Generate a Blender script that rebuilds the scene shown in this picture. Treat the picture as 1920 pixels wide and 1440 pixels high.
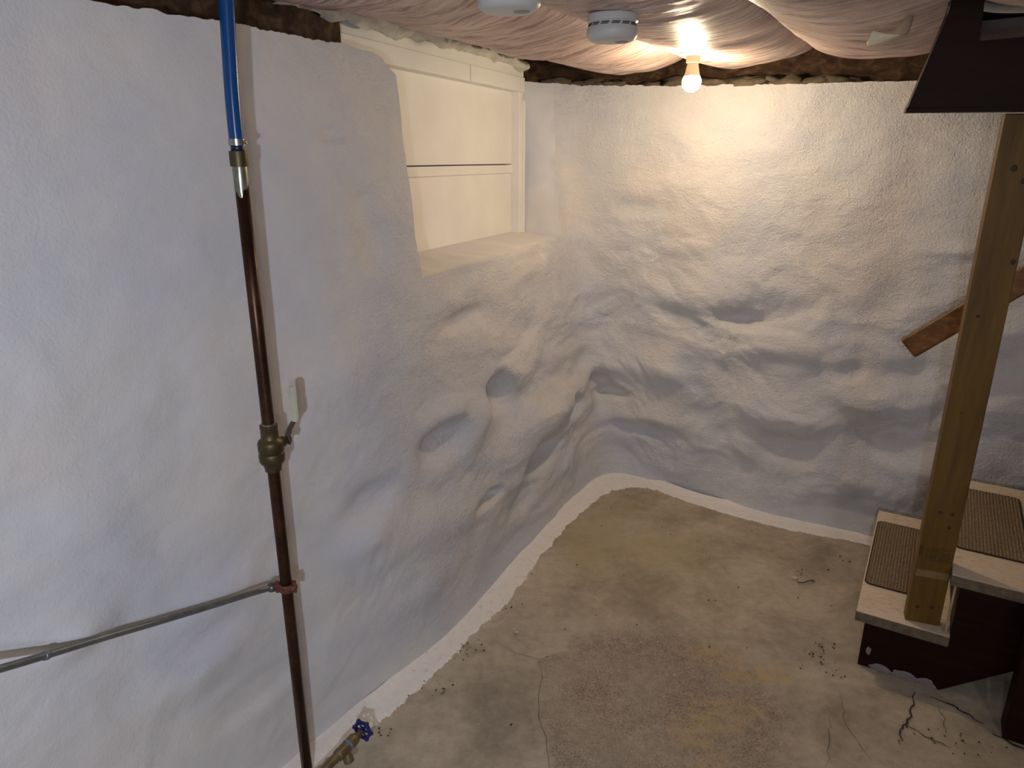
import bpy, bmesh, math, random
import numpy as np
from mathutils import Vector, Matrix, noise as mnoise

for o in list(bpy.data.objects):
    bpy.data.objects.remove(o)
sc = bpy.context.scene
C = sc.collection
rnd = random.Random(7)

# ------------------------------------------------------------------ camera
CAM_H = 1.6
cam_d = bpy.data.cameras.new('camera')
cam_d.sensor_fit = 'HORIZONTAL'
cam_d.sensor_width = 36.0
cam_d.lens = 36.0 * 1325.0 / 1920.0
cam_d.clip_start = 0.02
cam = bpy.data.objects.new('camera', cam_d)
C.objects.link(cam)
cam.location = (0, 0, CAM_H)
cam.rotation_euler = (math.radians(90 - 17.7), 0, 0)
sc.camera = cam

# ------------------------------------------------------------------ world, lights, exposure
wd = bpy.data.worlds.new('world')
sc.world = wd
wd.use_nodes = True
wd.node_tree.nodes['Background'].inputs[0].default_value = (0.75, 0.8, 1.0, 1)
wd.node_tree.nodes['Background'].inputs[1].default_value = 0.02

def lamp(name, loc, power, color, radius):
    d = bpy.data.lights.new(name, 'POINT')
    d.energy = power
    d.color = color
    d.shadow_soft_size = radius
    o = bpy.data.objects.new(name, d)
    C.objects.link(o)
    o.location = loc
    return o

# cool white work light aimed at the left wall, beside the photographer
sd_ = bpy.data.lights.new('cool_work_light', 'SPOT')
sd_.energy = 56.0
sd_.color = (0.70, 0.82, 1.0)
sd_.shadow_soft_size = 0.02
sd_.spot_size = math.radians(125)
sd_.spot_blend = 1.0
so_ = bpy.data.objects.new('cool_work_light', sd_)
C.objects.link(so_)
so_.location = (-0.13, -0.45, 1.46)
so_.rotation_euler = (Vector((-0.62, 1.55, 0.90)) - so_.location).to_track_quat('-Z', 'Y').to_euler()
BULB_EMIT = 345.0                        # the bare bulb's own glow (set on its globe)
BULB_COL = (1.0, 0.80, 0.53)
# added fill light, unseen behind the photographer, to lift the floor and treads
lamp('fill_light_behind', (0.5, -2.0, 1.80), 38.0, (1.0, 0.94, 0.88), 0.15)

sc.view_settings.view_transform = 'Standard'
sc.view_settings.look = 'None'
sc.view_settings.exposure = 0.0
sc.view_settings.gamma = 1.0
sc.view_settings.use_curve_mapping = False

# ------------------------------------------------------------------ material helpers
def srgb(r, g, b):
    def f(v):
        v /= 255.0
        return v / 12.92 if v <= 0.04045 else ((v + 0.055) / 1.055) ** 2.4
    return (f(r), f(g), f(b), 1.0)

class NT:
    def __init__(self, name, rough=0.6, metal=0.0, spec=0.5):
        self.m = bpy.data.materials.new(name)
        self.m.use_nodes = True
        self.t = self.m.node_tree
        self.b = self.t.nodes['Principled BSDF']
        self.b.inputs['Roughness'].default_value = rough
        self.b.inputs['Metallic'].default_value = metal
        self.b.inputs['Specular IOR Level'].default_value = spec
        self.tc = self.t.nodes.new('ShaderNodeTexCoord').outputs['Object']
    def n(self, typ, **kw):
        nd = self.t.nodes.new(typ)
        for k, v in kw.items():
            setattr(nd, k, v)
        return nd
    def link(self, a, b):
        self.t.links.new(a, b)
    def mapped(self, scale=(1, 1, 1), loc=(0, 0, 0), rot=(0, 0, 0), src=None):
        nd = self.n('ShaderNodeMapping')
        nd.inputs['Scale'].default_value = scale
        nd.inputs['Location'].default_value = loc
        nd.inputs['Rotation'].default_value = rot
        self.link(src or self.tc, nd.inputs['Vector'])
        return nd.outputs[0]
    def noise(self, scale, detail=4, rough=0.55, vec=None, dist=0.0):
        nd = self.n('ShaderNodeTexNoise')
        nd.inputs['Scale'].default_value = scale
        nd.inputs['Detail'].default_value = detail
        nd.inputs['Roughness'].default_value = rough
        nd.inputs['Distortion'].default_value = dist
        self.link(vec or self.tc, nd.inputs['Vector'])
        return nd.outputs['Fac']
    def ramp(self, fac, stops):
        nd = self.n('ShaderNodeValToRGB')
        el = nd.color_ramp.elements
        while len(el) < len(stops):
            el.new(0.5)
        for e, (p, c) in zip(el, stops):
            e.position = p
            e.color = c if len(c) == 4 else (*c, 1)
        self.link(fac, nd.inputs[0])
        return nd.outputs[0]
    def mix(self, fac, a, b, mode='MIX'):
        nd = self.n('ShaderNodeMix', data_type='RGBA', blend_type=mode)
        for s, v in ((nd.inputs[0], fac), (nd.inputs[6], a), (nd.inputs[7], b)):
            if isinstance(v, (int, float)):
                s.default_value = v
            elif isinstance(v, tuple):
                s.default_value = v
            else:
                self.link(v, s)
        return nd.outputs[2]
    def math(self, op, a, b=None, clamp=False):
        nd = self.n('ShaderNodeMath', operation=op, use_clamp=clamp)
        for s, v in ((nd.inputs[0], a), (nd.inputs[1], b)):
            if v is None:
                continue
            if isinstance(v, (int, float)):
                s.default_value = v
            else:
                self.link(v, s)
        return nd.outputs[0]
    def color(self, c):
        if isinstance(c, tuple):
            self.b.inputs['Base Color'].default_value = c
        else:
            self.link(c, self.b.inputs['Base Color'])
    def rough(self, s):
        self.link(s, self.b.inputs['Roughness'])
    def bump(self, h, strength=0.5, dist=0.01):
        nd = self.n('ShaderNodeBump')
        nd.inputs['Strength'].default_value = strength
        nd.inputs['Distance'].default_value = dist
        self.link(h, nd.inputs['Height'])
        prev = self.b.inputs['Normal'].links
        if prev:
            self.link(prev[0].from_socket, nd.inputs['Normal'])
        self.link(nd.outputs[0], self.b.inputs['Normal'])

def plain(name, col, rough=0.5, metal=0.0, spec=0.5, var=0.25, scale=30, bump=0.0):
    t = NT(name, rough, metal, spec)
    n = t.noise(scale, 4)
    dark = tuple(v * (1 - var) for v in col[:3]) + (1,)
    lite = tuple(min(1, v * (1 + var)) for v in col[:3]) + (1,)
    t.color(t.ramp(n, [(0.3, dark), (0.7, lite)]))
    if bump:
        t.bump(n, bump, 0.003)
    return t.m

# wall paint: white masonry paint over rough parging
def make_wall_paint(name, fine=1.0):
    t = NT(name, 0.62, 0.0, 0.35)
    n1 = t.noise(2.2, 3, 0.5, dist=0.6)
    n2 = t.noise(7.0, 4, 0.6)
    a = t.ramp(n1, [(0.33, (0.67, 0.68, 0.74, 1)), (0.5, (0.73, 0.725, 0.735, 1)), (0.68, (0.78, 0.74, 0.715, 1))])  # bluish and warm blotches of the mixed light painted into the white
    b = t.ramp(n2, [(0.3, (0.90, 0.91, 0.94, 1)), (0.7, (1.0, 0.99, 0.98, 1))])
    t.color(t.mix(1.0, a, b, 'MULTIPLY'))
    g = t.noise(150, 3, 0.6)
    g2 = t.noise(42, 4, 0.65, dist=0.4)
    st = t.noise(1.0, 4, 0.6, vec=t.mapped((9, 9, 30), rot=(0.5, 0.3, 0.2)), dist=0.8)
    if fine == 1.0:                      # how coarse the parging is, stored on the wall mesh
        rl = t.n('ShaderNodeAttribute', attribute_name='relief').outputs['Fac']
        g3 = t.noise(78, 3, 0.6, dist=0.6)
        st, g, g2, g3 = (t.math('MULTIPLY', h, rl) for h in (st, g, g2, g3))
        t.bump(st, 0.40, 0.011)
        t.bump(g3, 0.42, 0.009)
    else:
        t.bump(st, 0.16 * fine, 0.010)
    t.bump(g2, (0.42 if fine == 1.0 else 0.10), 0.010)
    t.bump(g, (0.75 if fine == 1.0 else 0.25), 0.0065)
    return t.m
M = {}
M['wall'] = make_wall_paint('masonry_paint')
M['wall_smooth'] = make_wall_paint('masonry_paint_brushed', 0.45)

t = NT('painted_board', 0.45, 0, 0.4)
t.color(t.ramp(t.noise(5, 3), [(0.3, (0.80, 0.78, 0.73, 1)), (0.7, (0.86, 0.84, 0.79, 1))]))
t.bump(t.noise(1, 5, 0.6, vec=t.mapped((60, 60, 400))), 0.25, 0.002)
M['board'] = t.m

t = NT('crumpled_film', 0.32, 0, 0.6)
t.color(t.ramp(t.noise(14, 4), [(0.3, (0.50, 0.46, 0.38, 1)), (0.7, (0.74, 0.70, 0.62, 1))]))
t.bump(t.noise(40, 5, 0.6, dist=1.0), 0.6, 0.012)
M['film'] = t.m

# concrete floor, wear painted in an attribute (x: rough patch, y: yellow residue, z: green damp tint)
t = NT('concrete', 0.75, 0, 0.3)
at = t.n('ShaderNodeAttribute', attribute_name='wear')
sep = t.n('ShaderNodeSeparateColor')
t.link(at.outputs['Color'], sep.inputs[0])
n1 = t.noise(3.2, 5, 0.6, dist=0.5)
n2 = t.noise(26, 6, 0.7)
n3 = t.noise(170, 4, 0.7)
base = t.ramp(n1, [(0.3, srgb(156, 146, 130)), (0.52, srgb(188, 178, 159)), (0.72, srgb(214, 204, 184))])
spk = t.ramp(n2, [(0.25, (0.72, 0.70, 0.68, 1)), (0.6, (1, 1, 1, 1)), (0.8, (1.14, 1.13, 1.1, 1))])
base = t.mix(1.0, base, spk, 'MULTIPLY')
rough_c = t.mix(1.0, t.ramp(n3, [(0.32, srgb(112, 97, 82)), (0.5, srgb(174, 160, 142)), (0.72, srgb(200, 186, 167))]), spk, 'MULTIPLY')
base = t.mix(sep.outputs[0], base, rough_c)
yel = t.math('MULTIPLY', sep.outputs[1], t.ramp(n2, [(0.35, (0, 0, 0, 1)), (0.62, (1, 1, 1, 1))]))
base = t.mix(yel, base, srgb(196, 172, 122))
base = t.mix(sep.outputs[2], base, srgb(172, 160, 124))
t.color(base)
t.bump(t.noise(60, 5, 0.65), 0.22, 0.004)
t.bump(t.math('MULTIPLY', n3, sep.outputs[0]), 0.55, 0.006)
M['floor'] = t.m

t = NT('floor_edge_paint', 0.6, 0, 0.35)
t.color(t.ramp(t.noise(45, 5, 0.7), [(0.28, (0.66, 0.60, 0.52, 1)), (0.40, (0.87, 0.84, 0.80, 1)), (0.7, (0.92, 0.89, 0.86, 1))]))
t.bump(t.noise(90, 4, 0.6), 0.3, 0.004)
M['edge'] = t.m

# pink glass wool behind thin stretched netting
t = NT('pink_insulation', 0.42, 0, 0.55)
v = t.mapped((2.2, 5.5, 1), rot=(0, 0, 0.25))
warp = t.n('ShaderNodeTexNoise'); warp.inputs['Scale'].default_value = 3.0
t.link(t.tc, warp.inputs['Vector'])
va = t.n('ShaderNodeVectorMath', operation='MULTIPLY_ADD')
va.inputs[1].default_value = (0.16, 0.16, 0.0)
t.link(warp.outputs['Color'], va.inputs[0]); t.link(t.tc, va.inputs[2])
vw = va.outputs[0]
s1 = t.noise(1, 5, 0.6, vec=t.mapped((7, 70, 7), rot=(0, 0, 0.3), src=vw))
s2 = t.noise(1, 5, 0.65, vec=t.mapped((14, 190, 14), rot=(0, 0, -0.2), src=vw))
sp = t.noise(260, 3, 0.7)
pink = t.ramp(t.noise(5, 4), [(0.3, srgb(204, 178, 170)), (0.55, srgb(234, 208, 199)), (0.75, srgb(242, 226, 218))])
st = t.ramp(s1, [(0.34, (0.42, 0.35, 0.32, 1)), (0.5, (0.92, 0.88, 0.86, 1)), (0.72, (1.12, 1.12, 1.10, 1))])  # dark creases and brighter folds painted into the colour
c1 = t.mix(1.0, pink, st, 'MULTIPLY')
c1 = t.mix(0.7, c1, t.ramp(sp, [(0.3, (0.7, 0.68, 0.66, 1)), (0.7, (1.15, 1.15, 1.15, 1))]), 'MULTIPLY')
t.color(c1)
t.bump(s1, 0.9, 0.014)
t.bump(s2, 0.7, 0.007)
t.bump(sp, 0.3, 0.002)
M['wool'] = t.m

def wood(name, dark, mid, lite, rough=0.5, axis='z', spec=0.4, ring=14):
    t = NT(name, rough, 0, spec)
    sc_ = {'x': (1.2, ring, ring), 'y': (ring, 1.2, ring), 'z': (ring, ring, 1.2)}[axis]
    g = t.noise(2.2, 5, 0.6, vec=t.mapped(sc_), dist=0.5)
    f = t.noise(5.0, 4, 0.7, vec=t.mapped(tuple(s * 3 for s in sc_)))
    col = t.ramp(g, [(0.3, dark), (0.5, mid), (0.72, lite)])
    col = t.mix(0.5, col, t.ramp(f, [(0.3, (0.72, 0.7, 0.66, 1)), (0.65, (1.05, 1.05, 1.05, 1))]), 'MULTIPLY')
    t.color(col)
    t.bump(f, 0.15, 0.002)
    return t.m
M['pine'] = wood('pine_lumber', srgb(90, 64, 18), srgb(106, 78, 22), srgb(122, 92, 30), 0.55, 'z')
M['pine_rail'] = wood('varnished_handrail_wood', srgb(88, 54, 18), srgb(114, 74, 28), srgb(142, 98, 44), 0.4, 'x')
M['dark_paint'] = wood('dark_brown_paint', srgb(27, 12, 8), srgb(34, 16, 10), srgb(46, 22, 13), 0.5, 'x', 0.12)
M['dark_sill'] = wood('aged_sill_timber', srgb(42, 30, 22), srgb(72, 52, 38), srgb(104, 82, 62), 0.85, 'x', 0.2)
M['pale_edge'] = plain('raw_wood_edge', srgb(178, 150, 120), 0.7)
M['knot'] = plain('knot_wood', srgb(58, 32, 16), 0.6)
M['ink'] = plain('stamp_ink', srgb(46, 34, 24), 0.8)
M['tape'] = plain('worn_pale_band', srgb(132, 106, 64), 0.5)

t = NT('worn_tread_paint', 0.5, 0, 0.4)
sp = t.noise(38, 5, 0.75, vec=t.mapped((1, 1.6, 1)))
wearn = t.noise(6, 3, 0.6)
k = t.math('ADD', t.math('MULTIPLY', sp, 0.75), t.math('MULTIPLY', wearn, 0.25))
t.color(t.ramp(k, [(0.34, srgb(130, 98, 70)), (0.40, srgb(214, 194, 170)), (0.5, srgb(230, 214, 192)), (0.75, srgb(238, 224, 204))]))
t.bump(sp, 0.2, 0.002)
M['tread'] = t.m
M['tread_edge'] = plain('worn_shaded_tread_edge', srgb(104, 92, 76), 0.6, var=0.35, scale=40)  # worn edge colour, with the shade on the tread sides painted in

t = NT('sisal_weave', 0.9, 0, 0.15)
n = t.noise(220, 3, 0.7)
t.color(t.ramp(n, [(0.3, srgb(96, 83, 64)), (0.55, srgb(144, 127, 104)), (0.8, srgb(178, 161, 136))]))
M['sisal'] = t.m
M['sisal_dark'] = plain('sisal_backing', srgb(58, 44, 32), 0.95)

t = NT('old_copper', 0.3, 0.85, 0.5)
n = t.noise(9, 5, 0.65, vec=t.mapped((1, 1, 0.5)))
n2 = t.noise(120, 3, 0.6)
col = t.ramp(n, [(0.3, srgb(50, 33, 24)), (0.5, srgb(74, 51, 38)), (0.66, srgb(98, 70, 52)), (0.8, srgb(128, 110, 84))])
t.color(t.mix(0.4, col, t.ramp(n2, [(0.35, (0.6, 0.55, 0.5, 1)), (0.6, (1, 1, 1, 1))]), 'MULTIPLY'))
t.rough(t.ramp(n, [(0.3, (0.28,) * 3), (0.8, (0.5,) * 3)]))
M['copper'] = t.m
M['brass_old'] = plain('tarnished_brass', srgb(88, 78, 54), 0.46, 0.75, var=0.35, scale=24, bump=0.1)
M['brass_spigot'] = plain('dull_spigot_brass', srgb(120, 104, 76), 0.5, 0.45, var=0.3, scale=30, bump=0.1)
M['solder'] = plain('solder_smear', srgb(150, 152, 136), 0.34, 0.9, var=0.25, scale=60)
M['steel'] = plain('clamp_steel', srgb(170, 170, 165), 0.28, 0.95, var=0.15, scale=80)
M['lever_steel'] = plain('lever_steel', srgb(104, 96, 84), 0.42, 0.8, var=0.25, scale=50)
M['pex'] = plain('blue_plastic_pipe', srgb(6, 68, 128), 0.22, 0.0, 0.5, var=0.06, scale=20)
M['pex_dark'] = plain('blue_plastic_end', srgb(14, 34, 70), 0.35)
M['grip'] = plain('aged_cream_vinyl', srgb(206, 206, 184), 0.45, var=0.08, scale=30)
M['cable'] = plain('galvanised_cable_armour', srgb(132, 136, 136), 0.45, 0.75, var=0.2, scale=30)
M['rust'] = plain('rusty_bronze_clamp', srgb(116, 74, 58), 0.7, 0.4, var=0.4, scale=70, bump=0.3)
M['blue_enamel'] = plain('blue_wheel_enamel', srgb(18, 30, 98), 0.3, 0.0, 0.5, var=0.2, scale=60)
M['alarm'] = plain('alarm_plastic', srgb(206, 206, 204), 0.4, 0, 0.4, var=0.02, scale=20)
M['alarm_dark'] = plain('alarm_vent_dark', srgb(24, 24, 26), 0.8)
M['alarm_button'] = plain('alarm_button_grey', srgb(150, 150, 148), 0.5, var=0.03)
M['porcelain'] = plain('lampholder_white', srgb(214, 200, 172), 0.4, var=0.04)
M['plaster_grey'] = plain('greyed_plaster', srgb(132, 122, 124), 0.8, var=0.18, scale=14, bump=0.2)
M['pvc'] = plain('white_plastic_conduit', srgb(196, 192, 186), 0.4, var=0.05)
M['kraft'] = plain('pale_paper_flap', srgb(238, 228, 200), 0.6, var=0.12, scale=25)
M['rubble'] = plain('grey_mortar_rubble', srgb(104, 92, 76), 0.9, var=0.45, scale=22, bump=0.5)
M['dirt'] = plain('floor_grit', srgb(62, 50, 40), 0.95, var=0.4, scale=90)
M['chip'] = plain('white_paint_chip', srgb(214, 204, 188), 0.6, var=0.05)
M['crack'] = plain('dark_crack', srgb(62, 50, 40), 0.95)  # dark brown colour of the wider floor cracks
M['crack_soft'] = plain('hairline_crack', srgb(112, 98, 82), 0.95)
M['metal_grey'] = plain('grey_bracket_metal', srgb(110, 110, 112), 0.4, 0.8)

t = NT('bulb_glow', 0.4)
t.b.inputs['Base Color'].default_value = (0.9, 0.85, 0.75, 1)
t.b.inputs['Emission Color'].default_value = (*BULB_COL, 1)
t.b.inputs['Emission Strength'].default_value = BULB_EMIT
M['bulb'] = t.m

# ------------------------------------------------------------------ mesh helpers
def link_mesh(name, verts, faces, mat, parent=None, smooth=True):
    me = bpy.data.meshes.new(name)
    me.from_pydata([tuple(map(float, v)) for v in verts], [], faces)
    me.update()
    if smooth:
        me.polygons.foreach_set('use_smooth', [True] * len(me.polygons))
    for m_ in (mat if isinstance(mat, (list, tuple)) else [mat]):
        me.materials.append(m_)
    o = bpy.data.objects.new(name, me)
    C.objects.link(o)
    if parent:
        o.parent = parent
    return o

def link_bm(name, bm, mat, parent=None, smooth=False):
    me = bpy.data.meshes.new(name)
    bmesh.ops.recalc_face_normals(bm, faces=bm.faces[:])
    bm.to_mesh(me)
    bm.free()
    if smooth:
        me.polygons.foreach_set('use_smooth', [True] * len(me.polygons))
    for m_ in (mat if isinstance(mat, (list, tuple)) else [mat]):
        me.materials.append(m_)
    o = bpy.data.objects.new(name, me)
    C.objects.link(o)
    if parent:
        o.parent = parent
    return o

def box_bm(x0, x1, y0, y1, z0, z1, bev=0.0, seg=2):
    bm = bmesh.new()
    bmesh.ops.create_cube(bm, size=1)
    bmesh.ops.scale(bm, vec=(x1 - x0, y1 - y0, z1 - z0), verts=bm.verts[:])
    bmesh.ops.translate(bm, vec=((x0 + x1) / 2, (y0 + y1) / 2, (z0 + z1) / 2), verts=bm.verts[:])
    if bev:
        bmesh.ops.bevel(bm, geom=bm.edges[:] + bm.verts[:], offset=bev, segments=seg, affect='EDGES', profile=0.5)
    return bm

def box(name, x0, x1, y0, y1, z0, z1, mat, parent=None, bev=0.0):
    return link_bm(name, box_bm(x0, x1, y0, y1, z0, z1, bev), mat, parent)

def prism(name, poly, y0, y1, mat, parent=None, bev=0.0):
    """polygon in local x,z extruded along y"""
    bm = bmesh.new()
    a = [bm.verts.new((x, y0, z)) for x, z in poly]
    b = [bm.verts.new((x, y1, z)) for x, z in poly]
    bm.faces.new(a)
    bm.faces.new(b[::-1])
    n = len(poly)
    for i in range(n):
        bm.faces.new((a[i], a[(i + 1) % n], b[(i + 1) % n], b[i]))
    if bev:
        bmesh.ops.bevel(bm, geom=bm.edges[:], offset=bev, segments=2, affect='EDGES', profile=0.5)
    return link_bm(name, bm, mat, parent)

def frame_to(axis):
    z = Vector(axis).normalized()
    return z.to_track_quat('Z', 'Y').to_matrix()

def lathe_geo(prof, org, axis, seg=28):
    R = frame_to(axis)
    O = Vector(org)
    vs, fs = [], []
    for r, h in prof:
        for k in range(seg):
            a = 2 * math.pi * k / seg
            vs.append(O + R @ Vector((max(r, 1e-5) * math.cos(a), max(r, 1e-5) * math.sin(a), h)))
    for i in range(len(prof) - 1):
        for k in range(seg):
            a, b = i * seg + k, i * seg + (k + 1) % seg
            fs.append((a, b, b + seg, a + seg))
    fs.append(tuple(range(seg))[::-1])
    n = len(prof) - 1
    fs.append(tuple(n * seg + k for k in range(seg)))
    return vs, fs

def lathe(name, prof, org, axis, mat, parent=None, seg=28):
    vs, fs = lathe_geo(prof, org, axis, seg)
    o = link_mesh(name, vs, fs, mat, parent)
    try:
        o.data.set_sharp_from_angle(angle=math.radians(40))
    except Exception:
        pass
    return o

def tube(name, pts, rad, mat, parent=None, seg=14, cap=True):
    """rad: number or list per point"""
    P = [Vector(p) for p in pts]
    vs, fs = [], []
    up = None
    for i, p in enumerate(P):
        d = (P[min(i + 1, len(P) - 1)] - P[max(i - 1, 0)]).normalized()
        if up is None:
            up = Vector((0, 0, 1)) if abs(d.z) < 0.9 else Vector((1, 0, 0))
        s = d.cross(up).normalized()
        up = s.cross(d).normalized()
        r = rad[i] if isinstance(rad, (list, tuple)) else rad
        for k in range(seg):
            a = 2 * math.pi * k / seg
            vs.append(p + (s * math.cos(a) + up * math.sin(a)) * r)
    for i in range(len(P) - 1):
        for k in range(seg):
            a, b = i * seg + k, i * seg + (k + 1) % seg
            fs.append((a, b, b + seg, a + seg))
    if cap:
        fs.append(tuple(range(seg))[::-1])
        n = len(P) - 1
        fs.append(tuple(n * seg + k for k in range(seg)))
    return link_mesh(name, vs, fs, mat, parent)

def empty(name, loc, rz=0.0):
    o = bpy.data.objects.new(name, None)
    o.empty_display_size = 0.05
    C.objects.link(o)
    o.location = loc
    o.rotation_euler = (0, 0, rz)
    return o

def tag(o, label=None, cat=None, group=None, kind=None):
    if label: o['label'] = label
    if cat: o['category'] = cat
    if group: o['group'] = group
    if kind: o['kind'] = kind
    return o

def wparent(o, p):
    """parent keeping world-space mesh coordinates (p unrotated)"""
    o.parent = p
    o.matrix_parent_inverse = Matrix.Translation(p.location).inverted()
    return o

# ------------------------------------------------------------------ the rubble-stone walls
BASE = [(-2.2, -1.5), (-1.55, -.25), (-.95, .95), (-.60, 1.565), (-.241, 2.068), (.06, 2.66), (.335, 3.195), (.545, 3.41), (.78, 3.30), (1.12, 3.03), (1.555, 2.775), (2.6, 2.13)]
TOP = [(-2.25, -1.5), (-1.62, -.25), (-1.0, .82), (-.66, 1.545), (-.49, 1.98), (-.21, 2.69), (.06, 3.33), (.2, 3.66), (.5, 3.57), (.9, 3.30), (1.4, 2.96), (2.6, 2.15)]
def cr(P, u):
    n = len(P) - 1
    i = min(int(u), n - 1)
    k = u - i
    p0 = P[max(i - 1, 0)]; p1 = P[i]; p2 = P[i + 1]; p3 = P[min(i + 2, n)]
    return [.5 * (2 * b + (c - a) * k + (2 * a - 5 * b + 4 * c - d) * k * k + (3 * b - a - 3 * c + d) * k ** 3) for a, b, c, d in zip(p0, p1, p2, p3)]
def wall_pt(u, z):
    b = cr(BASE, u); t_ = cr(TOP, u); k = z / 1.9
    return Vector((b[0] + (t_[0] - b[0]) * k, b[1] + (t_[1] - b[1]) * k, z))

# stones and hollows of the walls: centre, half width along the wall, half height above / below, depth
LUMPS = [(0.62, 3.475, 1.46, 0.148, 0.056, 0.051, 0.012), (0.612, 3.475, 1.37, 0.162, 0.036, 0.036, -0.008), (0.995, 3.179, 1.01, 0.134, 0.073, 0.048, 0.03), (1.04, 3.142, 0.9, 0.101, 0.039, 0.031, -0.05),
  (1.124, 3.08, 0.8, 0.14, 0.077, 0.067, 0.04), (1.287, 2.983, 0.84, 0.098, 0.081, 0.058, 0.028), (1.146, 3.084, 1.07, 0.136, 0.07, 0.058, 0.015), (0.728, 3.362, 0.61, 0.184, 0.085, 0.079, 0.05),
  (0.524, 3.469, 0.44, 0.071, 0.033, 0.022, -0.04), (1.344, 2.945, 0.79, 0.097, 0.064, 0.051, 0.032), (1.437, 2.883, 0.73, 0.052, 0.045, 0.032, -0.025), (0.789, 3.331, 0.96, 0.137, 0.076, 0.051, 0.02),
  (0.928, 3.214, 0.76, 0.105, 0.063, 0.063, 0.015), (1.227, 2.997, 0.5, 0.184, 0.084, 0.06, 0.04), (1.265, 2.965, 0.35, 0.138, 0.073, 0.073, -0.03), (1.537, 2.815, 0.62, 0.152, 0.079, 0.067, 0.055),
  (1.552, 2.798, 0.44, 0.103, 0.057, 0.057, -0.02), (0.694, 3.372, 0.35, 0.159, 0.049, 0.041, 0.03), (0.693, 3.37, 0.28, 0.161, 0.041, 0.033, -0.02), (1.054, 3.107, 0.5, 0.15, 0.075, 0.062, 0.02),
  (0.895, 3.219, 0.27, 0.17, 0.079, 0.065, 0.02), (1.097, 3.058, 0.2, 0.063, 0.063, 0.038, -0.015), (1.52, 2.809, 0.25, 0.127, 0.07, 0.058, 0.03), (1.543, 2.79, 0.15, 0.085, 0.047, 0.047, -0.02),
  (1.695, 2.704, 0.36, 0.117, 0.056, 0.056, 0.03), (1.69, 2.723, 0.77, 0.094, 0.054, 0.043, -0.02), (1.731, 2.715, 1.27, 0.086, 0.041, 0.032, 0.025), (1.828, 2.64, 0.93, 0.086, 0.062, 0.051, 0.03),
  (1.893, 2.59, 0.69, 0.104, 0.083, 0.062, 0.03), (1.538, 2.824, 0.84, 0.119, 0.077, 0.066, 0.02), (1.346, 2.911, 0.22, 0.113, 0.096, 0.072, 0.02), (-0.236, 2.23, 0.68, 0.129, 0.065, 0.062, -0.05),
  (-0.225, 2.279, 0.77, 0.149, 0.048, 0.044, 0.03), (-0.147, 2.427, 0.68, 0.146, 0.078, 0.067, 0.06), (0.148, 3.009, 0.51, 0.339, 0.109, 0.097, 0.075), (0.127, 2.906, 0.34, 0.157, 0.062, 0.052, -0.075),
  (-0.054, 2.647, 0.72, 0.097, 0.072, 0.072, -0.055), (0.034, 2.847, 0.75, 0.188, 0.067, 0.067, 0.045), (0.288, 3.258, 0.45, 0.091, 0.047, 0.042, -0.05), (0.455, 3.47, 0.47, 0.055, 0.088, 0.094, -0.05),
  (0.478, 3.493, 0.59, 0.068, 0.06, 0.049, 0.05), (-0.176, 2.478, 1.05, 0.147, 0.034, 0.034, -0.02), (-0.187, 2.478, 1.13, 0.207, 0.057, 0.057, 0.02), (0.274, 3.295, 0.63, 0.253, 0.052, 0.065, -0.02),
  (-0.108, 2.418, 0.37, 0.089, 0.022, 0.018, -0.045), (-0.185, 2.264, 0.41, 0.193, 0.076, 0.076, 0.035), (-0.424, 1.856, 0.53, 0.1, 0.063, 0.047, 0.03), (-0.412, 1.889, 0.64, 0.103, 0.047, 0.047, -0.025),
  (-0.388, 2.076, 1.36, 0.082, 0.07, 0.062, -0.025), (-0.408, 2.059, 1.47, 0.066, 0.045, 0.045, -0.015), (-0.472, 1.958, 1.66, 0.046, 0.02, 0.017, -0.012), (-0.023, 2.606, 0.38, 0.223, 0.108, 0.086, 0.03),
  (0.057, 2.722, 0.22, 0.135, 0.057, 0.045, -0.03), (0.258, 3.132, 0.22, 0.157, 0.103, 0.103, 0.03), (-0.312, 2.025, 0.45, 0.17, 0.086, 0.069, 0.02), (-0.331, 2.115, 1.03, 0.121, 0.099, 0.099, 0.015),
  (-0.468, 1.847, 1.04, 0.126, 0.087, 0.087, 0.012), (-0.837, 1.154, 0.72, 0.063, 0.031, 0.031, 0.02), (-0.721, 1.373, 0.47, 0.103, 0.05, 0.05, 0.02), (-0.655, 1.485, 0.29, 0.136, 0.055, 0.041, -0.015),
  (-0.794, 1.236, 0.95, 0.099, 0.062, 0.062, 0.012), (-0.681, 1.447, 0.61, 0.093, 0.051, 0.038, 0.015), (-0.156, 2.376, 0.58, 0.105, 0.058, 0.049, 0.03), (-0.285, 2.035, 0.24, 0.175, 0.071, 0.053, 0.02)]
ZT_U = [0, 2.7, 3.38, 4.0, 4.3, 4.40, 4.48, 6.9, 7.06, 7.6, 8.26, 8.78, 9.66, 10.1, 11]
ZT_Z = [1.86, 1.86, 1.88, 1.888, 1.893, 1.885, 1.845, 1.95, 1.945, 1.93, 1.92, 1.905, 1.89, 1.88, 1.88]
SILL_Z = 1.235
def uL(z): return 4.40 + (z - 1.26) * (0.08 / 0.58)
def uC(z): return 6.46 + max(0.0, z - SILL_Z) * (0.60 / 0.70)

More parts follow.
